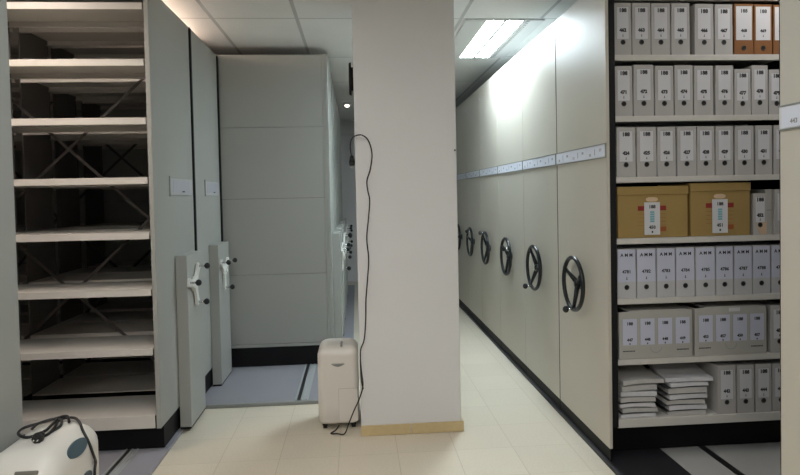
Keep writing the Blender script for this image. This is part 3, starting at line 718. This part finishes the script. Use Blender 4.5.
mb = MB(); mb.tube([(a - ox, b - oy, c) for a, b, c in cp], 0.0042, 'cable', 8, 6); p = mb.build('power_cord', D); p['label'] = 'black power cord hanging down the pillar'
mb = MB(); mb.tube([(0.004 - ox, 3.552 - oy, 0.53), (0.002 - ox, 3.55 - oy, 0.44), (0.004 - ox, 3.548 - oy, 0.36), (0.016 - ox, 3.55 - oy, 0.30)], 0.004, 'cable')
mb.build('power_cord', D)
mb = MB(); mb.cyl((-0.022 - ox, 3.62 - oy, 1.715), (-0.022 - ox, 3.622 - oy, 1.675), 0.010, 'cable', 0.019, n=16); mb.cyl((-0.022 - ox, 3.622 - oy, 1.675), (-0.022 - ox, 3.624 - oy, 1.655), 0.019, 'cable', 0.016, n=16)
for sx in (-0.006, 0.006): mb.cyl((-0.022 - ox + sx, 3.624 - oy, 1.656), (-0.022 - ox + sx, 3.625 - oy, 1.636), 0.0024, 'chrome', n=10)
mb.build('plug', D)
mb = MB(); mb.cyl((0.042, 3.5698, 1.826), (0.042, 3.548, 1.826), 0.003, 'chrome', n=10); tag(mb.build('cable_hook'), 'small hook on the pillar holding up the black cord loop', 'hook')
mb = MB(); mb.cyl((0.605, 3.5698, 1.735), (0.605, 3.562, 1.735), 0.006, 'brace', n=12); tag(mb.build('wall_screw'), 'small dark screw high on the right edge of the pillar', 'screw')

# round fitting high on the pillar's left side
t = thing('round_wall_fitting', 'round black disc mounted high on the left side of the pillar', 'wall fitting', (PX0, 3.72, 2.20))
mb = MB(); mb.cyl((-0.0005, 0, 0), (-0.012, 0, 0), 0.072, 'rubber', n=40); mb.build('mount', t)
mb = MB(); mb.cyl((-0.0125, 0, 0), (-0.026, 0, 0), 0.102, 'rubber', 0.098, n=48); mb.cyl((-0.0261, 0, 0), (-0.028, 0, 0), 0.092, 'dehum_grey', n=48); mb.build('disc', t)
# small lamp on the far ceiling
t = thing('ceiling_spotlight', 'tiny round lamp glowing on the far ceiling left of the pillar', 'lamp', (-0.10, 8.25, CEIL))
mb = MB(); mb.cyl((0, 0, -0.001), (0, 0, -0.03), 0.06, 'lum', 0.05, n=28); mb.build('lamp_base', t)
mb = MB(); mb.ball((0, 0, -0.04), 0.032, emit('small_lamp_glow', (1.0, 0.8, 0.65), 5.0), sz=0.6); mb.build('bulb', t)

# foreground machine, bottom left
G = thing('dehumidifier', 'off-white machine with teal ovals and black cord on top, bottom left corner', 'dehumidifier', (-1.016, 1.77, 0))
mb = MB(); rounded_body(mb, 0.115, 0.35, 0.728, 'dehum', 0.085, 0.06, 0.057); GB = mb.build('body', G)
mb = MB(); mb.box(0.0, 0.066, -0.004, 0.004, -0.006, 0.006, 'grip', 0.003)
p = mb.build('pull_grip', G, (0.004, 0.009, 0.680), (math.radians(-32), 0, 0)); p['label'] = 'dark recessed pull grip'
for cx, cy, cz, ang, a, b in ((0.1075, 0.172, 0.681, 68, 0.062, 0.024), (0.1162, 0.205, 0.562, 90, 0.040, 0.024)):
    mb = MB(); n = 32; pts = [(a * math.cos(2 * PI * k / n), b * math.sin(2 * PI * k / n)) for k in range(n)]
    mb.prism([(y, -x) for y, x in pts], 'z', -0.005, 0.0015, 'teal')
    e = mb.build('oval_vent', G, (cx, cy, cz), (0, math.radians(ang), 0)); e['label'] = 'dark teal oval'
    for v in e.data.vertices: v.co = Vector((v.co.y, v.co.x, v.co.z))
cz = 0.7335
mb = MB()
mb.tube([(0.012, 0.135, cz), (0.022, 0.165, cz), (0.016, 0.215, cz), (0.006, 0.262, cz + 0.004), (0.016, 0.290, cz + 0.004), (0.045, 0.292, cz + 0.002), (0.070, 0.272, 0.726), (0.092, 0.246, 0.707), (0.1135, 0.236, 0.672),
         (0.1215, 0.250, 0.621), (0.1220, 0.262, 0.594), (0.1220, 0.252, 0.560), (0.1215, 0.24, 0.42), (0.124, 0.23, 0.26), (0.132, 0.22, 0.12), (0.138, 0.22, 0.04), (0.10, 0.36, 0.028), (0.0, 0.38, 0.028)], 0.0045, 'cable')
mb.tube([(-0.001, 0.282, cz + 0.010), (-0.023, 0.264, cz + 0.008), (-0.052, 0.246, cz + 0.005), (-0.082, 0.224, cz + 0.002), (-0.082, 0.190, cz), (-0.060, 0.160, cz), (-0.032, 0.146, cz), (-0.012, 0.158, cz), (0.004, 0.188, cz + 0.004), (0.003, 0.235, cz + 0.008), (0.004, 0.275, cz + 0.012), (0.022, 0.290, cz + 0.010), (0.044, 0.256, cz + 0.002)], 0.0045, 'cable')
mb.tube([(-0.050, 0.208, cz + 0.002), (-0.045, 0.240, cz + 0.008), (-0.010, 0.262, cz + 0.012), (0.016, 0.262, cz + 0.006), (0.028, 0.230, cz), (0.024, 0.191, cz), (0.020, 0.155, cz)], 0.0045, 'cable')
p = mb.build('power_cord', G); p['label'] = 'black power cord coiled on the top'
mb = MB(); mb.cyl((0.010, 0.150, cz + 0.006), (0.016, 0.118, cz + 0.006), 0.010, 'cable', 0.017, n=16); mb.cyl((0.016, 0.118, cz + 0.008), (0.018, 0.106, cz + 0.008), 0.017, 'cable', 0.015, n=16)
for k in (-0.006, 0.006): mb.cyl((0.018 + k, 0.107, cz + 0.008), (0.021 + k, 0.090, cz + 0.008), 0.0024, 'chrome', n=10)
mb.build('plug', G)
for sx, sy in ((-0.085, 0.05), (0.085, 0.05), (-0.085, 0.30), (0.085, 0.30)):
    mb = MB(); mb.cyl((sx - 0.012, sy, 0.0385), (sx + 0.012, sy, 0.0385), 0.0165, 'rubber', n=20); mb.box(sx - 0.016, sx + 0.016, sy - 0.012, sy + 0.012, 0.040, 0.056, 'rubber'); mb.build('caster', G)
G.location.z = 0.0
for o in bpy.data.objects:
    if o.get('label') and 'category' in o and len(o['label'].replace('-', ' ').split()) > 16: print('LONG', o['label'])
